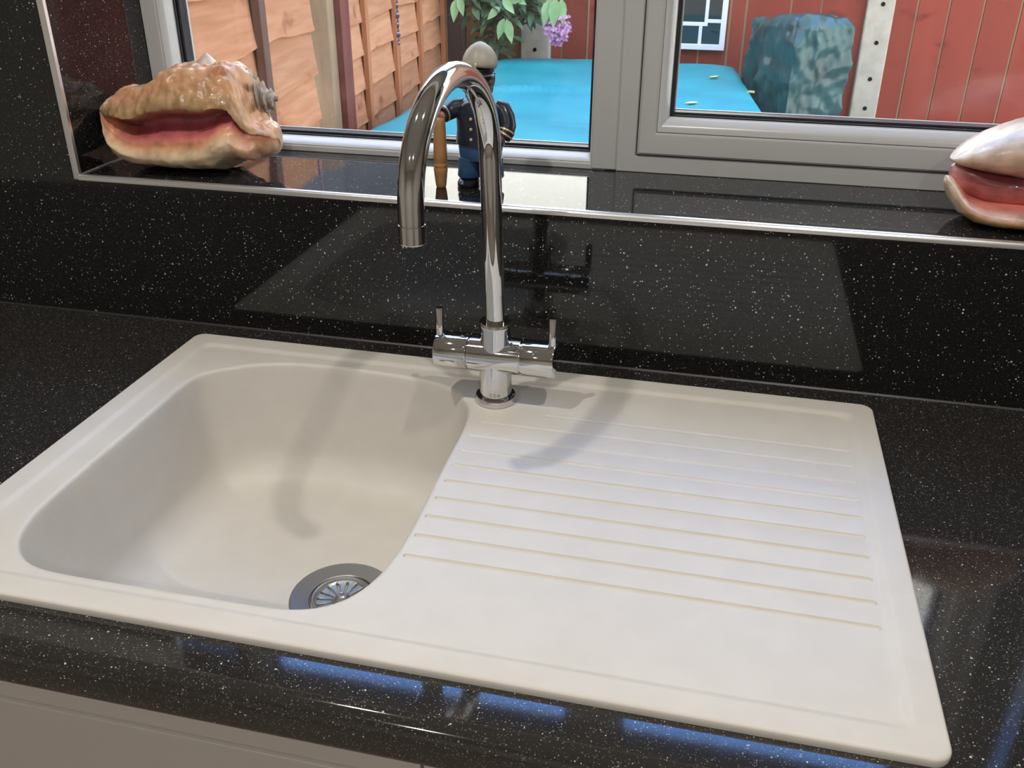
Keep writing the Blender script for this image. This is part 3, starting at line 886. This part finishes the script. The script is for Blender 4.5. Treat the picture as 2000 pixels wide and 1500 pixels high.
CORN = Vector((-.71, 4.0, 0)); DIRF = Vector((-.088, .9961, 0)); NF = Vector((.9961, .088, 0))
def FP(s, n, z): return tuple(CORN - DIRF * s + NF * n + Vector((0, 0, z)))
FTOP = .86
LTOP = .47                     # the left fence is lower
def waney_panel(name_label, s0, s1, battens, seed):
    t = thing('garden_fence', name_label, 'fence', FP((s0 + s1) / 2, 0, GZ), 'orange fence panels on the left')
    rng = random.Random(seed)
    g = G(); cols = []
    z = GZ + .06; ln = s1 - s0; nseg = int(ln / .03) + 2
    while z < LTOP:
        hgt = rng.uniform(.10, .135)
        tint = rng.uniform(.86, 1.12)
        off = rng.uniform(0, 50); lean = rng.uniform(-.012, .012)
        lo_f, lo_b, hi_f, hi_b, mid = [], [], [], [], []
        for k in range(nseg + 1):
            s_ = s0 + ln * k / nseg
            wv = .016 * noise.noise(Vector((s_ * 2.4, off, 0))) + .006 * noise.noise(Vector((s_ * 9, off, 5))) + lean * (k / nseg - .5)
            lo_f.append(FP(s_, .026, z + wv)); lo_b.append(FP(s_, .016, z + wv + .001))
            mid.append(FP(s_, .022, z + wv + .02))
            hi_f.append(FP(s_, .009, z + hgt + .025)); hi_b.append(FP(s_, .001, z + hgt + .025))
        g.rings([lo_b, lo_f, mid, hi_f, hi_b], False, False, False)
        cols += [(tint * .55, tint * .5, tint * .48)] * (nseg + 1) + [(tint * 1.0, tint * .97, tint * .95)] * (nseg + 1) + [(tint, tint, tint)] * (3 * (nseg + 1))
        z += hgt
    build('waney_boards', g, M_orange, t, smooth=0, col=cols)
    for sa, sb, m_, th in battens:
        g = G().obox(FP(sb, .020, GZ + .03), tuple(DIRF * (sb - sa)), tuple(NF * th), (0, 0, LTOP + .06 - GZ), 0)
        build('batten', g, m_, t, smooth=0, bevel=.002)
    return t
waney_panel('near orange waney fence panel with one dark batten behind the left conch', 1.90, 3.10, [(2.287, 2.325, M_batten, .022), (3.0, 3.04, M_batten, .022)], 3)
waney_panel('far orange waney fence panel with slim orange battens running to the corner', .06, 1.66, [(1.392, 1.427, M_obatten, .018), (.99, 1.035, M_obatten, .018), (.604, .640, M_obatten, .018), (.13, .19, M_obatten, .022)], 5)
# post between the two panels
tpost = thing('fence_post', 'weathered timber post with maroon face between the two orange panels', 'fence post', FP(1.76, 0, GZ))
g = G().obox(FP(1.84, -.03, GZ), tuple(DIRF * .16), tuple(NF * .075), (0, 0, LTOP + .14 - GZ))
build('post', g, M_grey_wood, tpost, smooth=0, bevel=.003)
g = G().obox(FP(1.775, .0455, GZ), tuple(DIRF * .085), tuple(NF * .020), (0, 0, LTOP + .12 - GZ))
build('facing_strip', g, M_maroon, tpost, smooth=0, bevel=.002)

# back of the garden
YB = 4.0
g = G().box(-.735, -.606, YB - .10, YB + .03, GZ, FTOP + .08)
tag(build('fence_post', g, M_darkpost, smooth=0, bevel=.004), 'dark brown timber post in the corner behind the sailor figurine', 'fence post')
def back_panel(label, xs, z0, z1, m, name='garden_fence', tint_seed=1, group=None, cream=True, cat='fence'):
    rng = random.Random(tint_seed)
    g = G(); cols = []
    gap = .0045
    for a, b in zip(xs, xs[1:]):
        n0 = len(g.v)
        dy = rng.uniform(-.002, .002)
        g.box(a + gap, b - gap, YB + dy, YB + .018 + dy, z0, z1)
        tnt = rng.uniform(.88, 1.10)
        cols += [(tnt, tnt, tnt)] * (len(g.v) - n0)
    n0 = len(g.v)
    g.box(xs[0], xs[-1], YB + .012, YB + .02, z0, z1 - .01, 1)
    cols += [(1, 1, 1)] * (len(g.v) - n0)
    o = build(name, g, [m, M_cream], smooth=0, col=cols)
    return tag(o, label, cat, group)
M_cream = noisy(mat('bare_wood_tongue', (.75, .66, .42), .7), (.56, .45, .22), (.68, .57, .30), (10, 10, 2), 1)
M_red = wood_material('red_stain', (.235, .040, .025), (.285, .054, .034), (.165, .025, .017), (6, 6, 1.2))
M_dorange = wood_material('shaded_larch', (.32, .15, .065), (.40, .20, .09), (.22, .09, .035), (6, 6, 1.2))  # darker copy of the orange larch, its shade put into the colour
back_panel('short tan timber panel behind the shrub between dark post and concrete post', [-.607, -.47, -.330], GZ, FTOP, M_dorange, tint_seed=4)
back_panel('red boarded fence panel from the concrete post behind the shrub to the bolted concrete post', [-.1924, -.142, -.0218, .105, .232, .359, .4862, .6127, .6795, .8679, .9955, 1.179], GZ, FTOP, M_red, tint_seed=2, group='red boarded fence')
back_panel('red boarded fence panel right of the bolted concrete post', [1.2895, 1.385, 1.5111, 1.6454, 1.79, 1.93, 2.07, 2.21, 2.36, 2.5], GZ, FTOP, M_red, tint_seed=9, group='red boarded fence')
M_conc = noisy(mat('concrete', (.5, .48, .44), .85), (.38, .345, .27), (.49, .445, .355), (18, 18, 18), 1, bump=.2, bdist=.002)
def concrete_post(x0, x1, holes, label):
    t = thing('concrete_post', label, 'fence post', ((x0 + x1) / 2, YB, GZ), 'concrete fence posts')
    g = G().box(x0, x1, YB - .035, YB + .06, GZ, FTOP + .05)
    build('post', g, M_conc, t, smooth=0, bevel=.006)
    for hx, hz in holes:
        g = G().lathe([(.0085, 0), (.0085, -.004), (.0060, -.0055), (.0005, -.0055)], (hx, YB - .0345, hz), 18, 'y')
        build('bolt_hole', g, M_gap, t, smooth=30)
concrete_post(1.1786, 1.2899, [(1.2395, z) for z in (.36, .16, .005, -.145, -.27, -.40, -.55)], 'pale concrete fence post with a column of bolt holes right of the green tarpaulin')
concrete_post(-.331, -.1924, [(-.262, -.075), (-.262, -.25), (-.262, .2)], 'pale concrete fence post half hidden behind the shrub')

# unseen brick house added beyond the red fence for its worktop reflection
M_brick = mat('red_brick', (.2, .08, .05), .85)
t_, b_, N_, L_ = nodes(M_brick)
bt = N_('ShaderNodeTexBrick'); bt.inputs['Scale'].default_value = 4; bt.inputs['Color1'].default_value = (.20, .075, .045, 1); bt.inputs['Color2'].default_value = (.25, .10, .065, 1); bt.inputs['Mortar'].default_value = (.3, .27, .23, 1)
mp_ = N_('ShaderNodeMapping'); mp_.inputs['Rotation'].default_value = (pi / 2, 0, 0); tc_ = N_('ShaderNodeTexCoord')
L_(tc_.outputs['Object'], mp_.inputs[0]); L_(mp_.outputs[0], bt.inputs['Vector']); L_(bt.outputs[0], b_.inputs['Base Color'])
nh = thing('added_house', 'unseen red brick house with tiled roof added beyond the red fence for its reflection', 'house', (4.2, 9, GZ))
build('wall', G().box(1.1, 7.3, 7.6, 11, GZ, 4.1), M_brick, nh, smooth=0)
g = G().rings([[(x, 7.3, 4.0), (x, 9.3, 5.6), (x, 11.3, 4.0), (x, 9.3, 4.1)] for x in (.9, 7.5)])
build('roof', g, noisy(mat('roof_tile', (.17, .07, .05), .8), (.13, .055, .04), (.21, .09, .065), (6, 6, 6), 1), nh, smooth=0)

bld = thing('added_outbuilding', 'unseen slate grey outbuilding added beyond the orange fence for its reflection', 'outbuilding', (-4, 5.5, GZ))  # unseen block added for its slate reflection in the sill
build('wall', G().box(-6.5, -1.72, 5.0, 6.6, GZ, 2.5), noisy(mat('grey_render', (.1, .12, .15), .8), (.085, .10, .13), (.12, .135, .165), (3, 3, 3), 1), bld, smooth=0)
build('roof', G().box(-6.6, -1.62, 4.9, 6.7, 2.5, 2.6), mat('roof_felt', (.06, .065, .075), .8), bld, smooth=0)

# window shaped mirror hung on the red fence
M_wpaint = mat('white_gloss_paint', (.80, .80, .80), .35)
M_mirror = mat('mirror_glass', (.085, .10, .105), .04, 1.0)
mx0, mx1, mz0, mz1, my = .27, .600, -.050, .62, YB - .035
mr = thing('garden_mirror', 'white lattice framed garden mirror hung on the red fence', 'mirror', ((mx0 + mx1) / 2, my, mz0))
g = G().frame(mx0, mx1, mz0, mz1, [(0, 0, 0, 0, my + .03), (0, 0, 0, 0, my), (.024, .024, .024, .024, my), (.024, .024, .024, .024, my + .03)])
build('frame', g, M_wpaint, mr, smooth=0, bevel=.002)
g = G()
def bar(xa, xb, za, zb): g.box(xa, xb, my + .004, my + .02, za, zb)
bar(.5035, .5185, .066, .60); bar(.29, .5185, .050, .066); bar(.5185, .58, .064, .079); bar(.482, .497, -.03, .050); bar(.29, .58, .20, .21); bar(.38, .395, .066, .60); bar(.29, .58, .36, .372); bar(.36, .372, -.03, .050)
build('lattice', g, M_wpaint, mr, smooth=0, bevel=.0015)
g = G().box(mx0 + .01, mx1 - .01, my + .014, my + .022, mz0 + .01, mz1 - .01)
build('mirror_pane', g, M_mirror, mr, smooth=0)

# covers ------------------------------------------------------------------
def drape(poly, z_top, z_bot, flare, crease, scale, top_fn=None, nper=160, nz=40, ntop=24, seed=0, rad=.03, smooth_n=2):
    """sheet thrown over a box: fan over the top, then down the sides with creases"""
    c = Vector((sum(p[0] for p in poly) / len(poly), sum(p[1] for p in poly) / len(poly)))
    P2 = resample([Vector(p) for p in poly], nper)
    for _ in range(smooth_n): P2 = [(P2[i - 1] + 2 * P2[i] + P2[(i + 1) % nper]) / 4 for i in range(nper)]
    rs = []
    def cr(p):
        a = noise.noise(p * scale + Vector((seed, 0, 0))); b = noise.noise(p * scale * 2.3 + Vector((0, seed, 9)))
        d_ = noise.noise(p * scale * 5 + Vector((3, seed, 1)))
        return ((1 - abs(a) * 2) * .6 + (1 - abs(b) * 2) * .3 + (1 - abs(d_) * 2) * .15) * crease
    for k in range(1, ntop + 1):
        t = k / ntop; ring = []
        for q in P2:
            r = c + (q - c) * (t if t < 1 else 1)
            z = z_top(r.x, r.y) if callable(z_top) else z_top
            ring.append((r.x, r.y, z + cr(Vector((r.x, r.y, z))) * .6 - (rad * .25 if k == ntop else 0)))
        rs.append(ring)
    for k in range(1, nz + 1):
        t = k / nz; ring = []
        for i, q in enumerate(P2):
            z0 = (z_top(q.x, q.y) if callable(z_top) else z_top) - rad * .25
            z = lerp(z0, z_bot, t ** 1.1)
            d = (q - c).normalized()
            out = flare * t + rad * .12 * min(1, k) + .02 * t * sin(i * 2 * pi * 9 / nper + seed)
            base = Vector((q.x + d.x * out, q.y + d.y * out, z))
            cc = cr(base) * (1 - .6 * t)
            ring.append((base.x + d.x * cc, base.y + d.y * cc, z))
        rs.append(ring)
    return G().rings(rs, True, True, False)
def cloth_material(name, c1, c2, rough, sc=5):
    m = mat(name, c1, rough)
    return noisy(m, c1, c2, (sc, sc, sc), 1, 6, bump=.25, bdist=.01)
M_bluecov = cloth_material('blue_cover', (.005, .255, .315), (.014, .325, .385), .5, 4)
M_greencov = cloth_material('green_tarpaulin', (.006, .040, .042), (.020, .092, .096), .32, 6)
def ztop_blue(x, y):
    f = .022 * exp(-((y - (3.05 + .10 * noise.noise(Vector((x * 2, 0, 0))))) / .022) ** 2) * smoothstep(.34, .05, x)
    return -.10 + f + .008 * noise.noise(Vector((x * 1.7, y * 1.7, 1)))
g = drape([(-.42, 1.95), (-.415, 2.9), (-.40, 3.86), (.13, 3.875), (.648, 3.885), (.765, 2.83), (.86, 1.95), (.2, 1.93)], ztop_blue, GZ + .002, .012, .012, 3.0, seed=2)
tag(build('furniture_cover', g, M_bluecov, smooth=70), 'bright blue cover spread flat over garden furniture beyond the window', 'cover')
g = drape([(.870, 3.28), (1.055, 3.40), (1.00, 3.80), (.712, 3.73)], lambda x, y: .148 - .09 * (y - 3.26), GZ + .002, .005, .055, 5.5, nper=240, nz=80, seed=5, rad=.012, smooth_n=0)
tag(build('tarpaulin', g, M_greencov, smooth=70), 'dark green crumpled tarpaulin over a box shape before the red fence', 'tarpaulin')

# leaves on the blue cover
M_yleaf = noisy(mat('dry_leaf', (.75, .68, .35), .6), (.62, .55, .25), (.8, .74, .45), (40, 40, 40), 1)
def fallen_leaf(x, y, rz, ln, label):
    g = G(); z = ztop_blue(x, y) + .008
    n = 6; a, b = [], []
    mid = []
    for k in range(n + 1):
        t = k / n; w_ = ln * .22 * sin(pi * min(.98, max(.02, t)))
        px, py = (t - .5) * ln, 0
        f = lambda u, v: (x + u * cos(rz) - v * sin(rz), y + u * sin(rz) + v * cos(rz))
        a.append((*f(px, -w_), z + .006)); mid.append((*f(px, 0), z)); b.append((*f(px, w_), z + .006))
    g.rings([a, mid, b], False, False, False)
    g.rings([[(p[0], p[1], p[2] - .0012) for p in r] for r in (a, mid, b)], False, False, False)
    tag(build('fallen_leaf', g, M_yleaf, smooth=70), label, 'leaf', 'fallen leaves on the blue cover')
fallen_leaf(.580, 3.475, .8, .055, 'fallen yellow leaf on the blue cover nearest the mirror')
fallen_leaf(.525, 2.89, .7, .055, 'fallen yellow leaf on the blue cover nearest the window mullion')
fallen_leaf(.725, 3.15, .1, .030, 'small fallen yellow leaf on the blue cover edge beside the tarpaulin')

# shrub with drooping flower -------------------------------------------------
M_leaf = noisy(mat('green_leaf', (.1, .25, .08), .45), (.035, .075, .035), (.085, .165, .075), (14, 14, 14), 1)
M_leaf2 = noisy(mat('bright_leaf', (.3, .5, .2), .4), (.20, .38, .15), (.34, .52, .25), (14, 14, 14), 1)
M_flower = noisy(mat('pink_petal', (.6, .22, .5), .5), (.48, .20, .42), (.72, .44, .64), (60, 60, 60), 1)
M_bark = noisy(mat('bark', (.18, .12, .09), .8), (.12, .08, .06), (.22, .15, .11), (20, 20, 5), 1)
shr = thing('shrub', 'leafy green garden shrub with a hanging pink flower head near the corner', 'shrub', (-.46, 3.78, GZ))
g = G()
g.tube([(-.46, 3.80, GZ), (-.45, 3.80, -.5), (-.47, 3.79, 0), (-.44, 3.76, .5)], [.02, .016, .012, .006], 10)
g.tube([(-.47, 3.79, 0), (-.36, 3.77, .18), (-.24, 3.74, .26), (-.13, 3.73, .22), (-.118, 3.73, .13)], [.01, .007, .005, .003, .002], 8)
g.tube([(-.46, 3.80, -.2), (-.40, 3.76, 0), (-.36, 3.72, .10)], [.008, .006, .003], 8)
g.tube([(-.47, 3.79, .05), (-.55, 3.78, .2), (-.60, 3.74, .3)], [.008, .006, .003], 8)
build('branches', g, M_bark, shr, smooth=60)
def leaf(g, p, d, up, ln, wd, mi=0):
    p, d = Vector(p), Vector(d).normalized(); up = Vector(up)
    s_ = d.cross(up)
    if s_.length < 1e-3: s_ = d.orthogonal()
    s_.normalize(); nn = s_.cross(d)
    rows = []
    for t, w_ in ((0, .05), (.25, .8), (.5, 1), (.75, .65), (1, .03)):
        c = p + d * ln * t - nn * (-.0) + Vector((0, 0, -.25 * ln * t * t))
        rows.append([c - s_ * wd * w_ + nn * wd * .25 * w_, c, c + s_ * wd * w_ + nn * wd * .25 * w_])
    g.rings(rows, False, False, False, mi)
rng = random.Random(11)
g = G(); 
for k in range(420):
    cl = rng.choice([(-.44, 3.77, .11, .10), (-.38, 3.75, .13, .09), (-.40, 3.78, .28, .14), (-.30, 3.80, .20, .09), (-.43, 3.80, -.03, .07), (-.56, 3.80, .28, .09), (-.44, 3.82, -.14, .06), (-.26, 3.84, .13, .06), (-.40, 3.8, .45, .16)])
    x, y, z = (cl[i] + rng.gauss(0, cl[3] * .5) * (.6 if i == 1 else 1) for i in range(3))
    a = rng.uniform(0, 2 * pi)
    y = min(y, 3.92)
    leaf(g, (x, y, z), (cos(a), sin(a) * .6, rng.uniform(-1.0, .3)), (rng.uniform(-.4, .4), -.6, 1), rng.uniform(.05, .085), rng.uniform(.011, .018))
build('dark_foliage', g, M_leaf, shr, smooth=70)
g = G()
for x, z, a, ln in ((-.355, .165, -.6, .075), (-.325, .150, .5, .07), (-.345, .085, -1.9, .075), (-.335, .082, -1.2, .085), (-.36, .13, -2.6, .07), (-.30, .17, -.2, .06), (-.56, .16, -1.7, .08), (-.55, .17, -1.2, .07), (-.150, .165, -1.75, .085), (-.120, .175, -1.6, .10), (-.095, .17, -1.4, .085), (-.37, .19, 2.6, .07), (-.31, .20, .9, .07)):
    leaf(g, (x, 3.70, z), (cos(a), -.25, sin(a)), (0, -1, .3), ln, ln * .26)
build('bright_leaves', g, M_leaf2, shr, smooth=70)
g = G()
fr2 = random.Random(3)
for k in range(75):
    t = fr2.random()
    rr_ = .060 * sin(pi * min(1, .12 + .88 * t)) ** .7 * fr2.random() ** .5
    a = fr2.uniform(0, 2 * pi)
    x, y, z = -.112 + rr_ * cos(a), 3.72 + rr_ * sin(a), .125 - .140 * t
    for q in range(4):
        b_ = a + q * pi / 2 + fr2.uniform(-.3, .3)
        leaf(g, (x, y, z), (cos(b_), sin(b_) - .5, fr2.uniform(-.7, .5)), (0, -1, .2), .020, .007)
build('flower_head', g, M_flower, shr, smooth=70)

# twisted hanging spinner ------------------------------------------------------
M_spin = mat('dark_twisted_metal', (.16, .14, .20), .25, .8)
chx, chy = -.2275, 2.0
sp_ = thing('hanging_spinner', 'dark twisted metal spinner hanging from a bracket before the orange fence', 'garden ornament', (chx, chy, .185))
g = G()
rs = []
for k in range(220):
    z = .185 + .55 * k / 219; a = k * .33
    w_ = .0058 * (.55 + .45 * abs(sin(a * .5)))
    rs.append([(chx + w_ * cos(a + q), chy + w_ * sin(a + q), z) for q in (-.25, .25, pi - .25, pi + .25)])
g.rings(rs)
build('twist', g, M_spin, sp_, smooth=30)
hook_s = (CORN.y - chy) / DIRF.y
hb = Vector(FP(hook_s, .034, .80))
g = G().tube([(chx, chy, .735), (chx, chy, .78), (chx - .01, chy, .80), tuple(hb + Vector((.06, 0, .01))), tuple(hb + Vector((.012, 0, -.04))), tuple(hb + Vector((.004, 0, -.40)))], .004, 8)
g.obox((hb.x - .004, hb.y - .02, .33), (.010, 0, 0), (0, .04, 0), (0, 0, .10))
build('hook_arm', g, M_spin, sp_, smooth=40)

# ------------------------------------------------------------------ ceiling downlights
M_bez = mat('downlight_bezel', (.8, .8, .8), .3, .3)
def emission(name, c, s):
    m = bpy.data.materials.new(name); m.use_nodes = True
    b = m.node_tree.nodes['Principled BSDF']
    b.inputs['Base Color'].default_value = (.8, .8, .8, 1)
    b.inputs['Emission Color'].default_value = (*c, 1); b.inputs['Emission Strength'].default_value = s
    return m
M_lens = emission('lit_lens', (1, .93, .84), 6)
LZ = ZC
def downlight(x, y, power, label):
    t = thing('ceiling_downlight', label, 'downlight', (x, y, LZ - .006), 'ceiling downlights')
    g = G().lathe([(.050, .006), (.050, .002), (.046, 0), (.040, .001), (.039, .004)], (x, y, LZ - .006), 40, cap0=False, cap1=False)
    build('bezel', g, M_bez, t, smooth=40)
    g = G().lathe([(.040, .0035), (.0005, .0035)], (x, y, LZ - .006), 40, cap0=False)
    build('lens', g, M_lens, t)
    la = bpy.data.lights.new('downlight_lamp', 'AREA'); la.shape = 'DISK'; la.size = .046; la.energy = power; la.color = (1.0, .95, .88); la.spread = radians(150)
    lo = bpy.data.objects.new('downlight_lamp', la); COL.objects.link(lo); lo.parent = t; lo.location = (0, 0, -.002)
def toward(p, d): k = (LZ - p[2]) / d[2]; return (p[0] + d[0] * k, p[1] + d[1] * k)
xa, ya = toward((ex, ey, zo), (-.345, -.247, 1))
xb, yb = toward((ex, ey, zo), (.451, -.243, 1))
downlight(xa, ya, LAMP_POWER, 'ceiling downlight above the left part of the sink')
downlight(xb, yb, LAMP_POWER, 'ceiling downlight above the right end of the drainer')
downlight((xa + xb) / 2 - .5, -1.6, LAMP_POWER * 1.9, 'unseen fill downlight added left of centre in the room behind the camera')  # added fill lamp, brightens the room and cabinet fronts
downlight((xa + xb) / 2 + .6, -1.6, LAMP_POWER * 1.9, 'unseen fill downlight added right of centre in the room behind the camera')  # second added fill lamp behind the camera

# ------------------------------------------------------------------ lift everything from worktop datum to floor datum
for o in bpy.data.objects:
    if o.parent is None and o.type != 'CAMERA':
        o.location.z += TOP
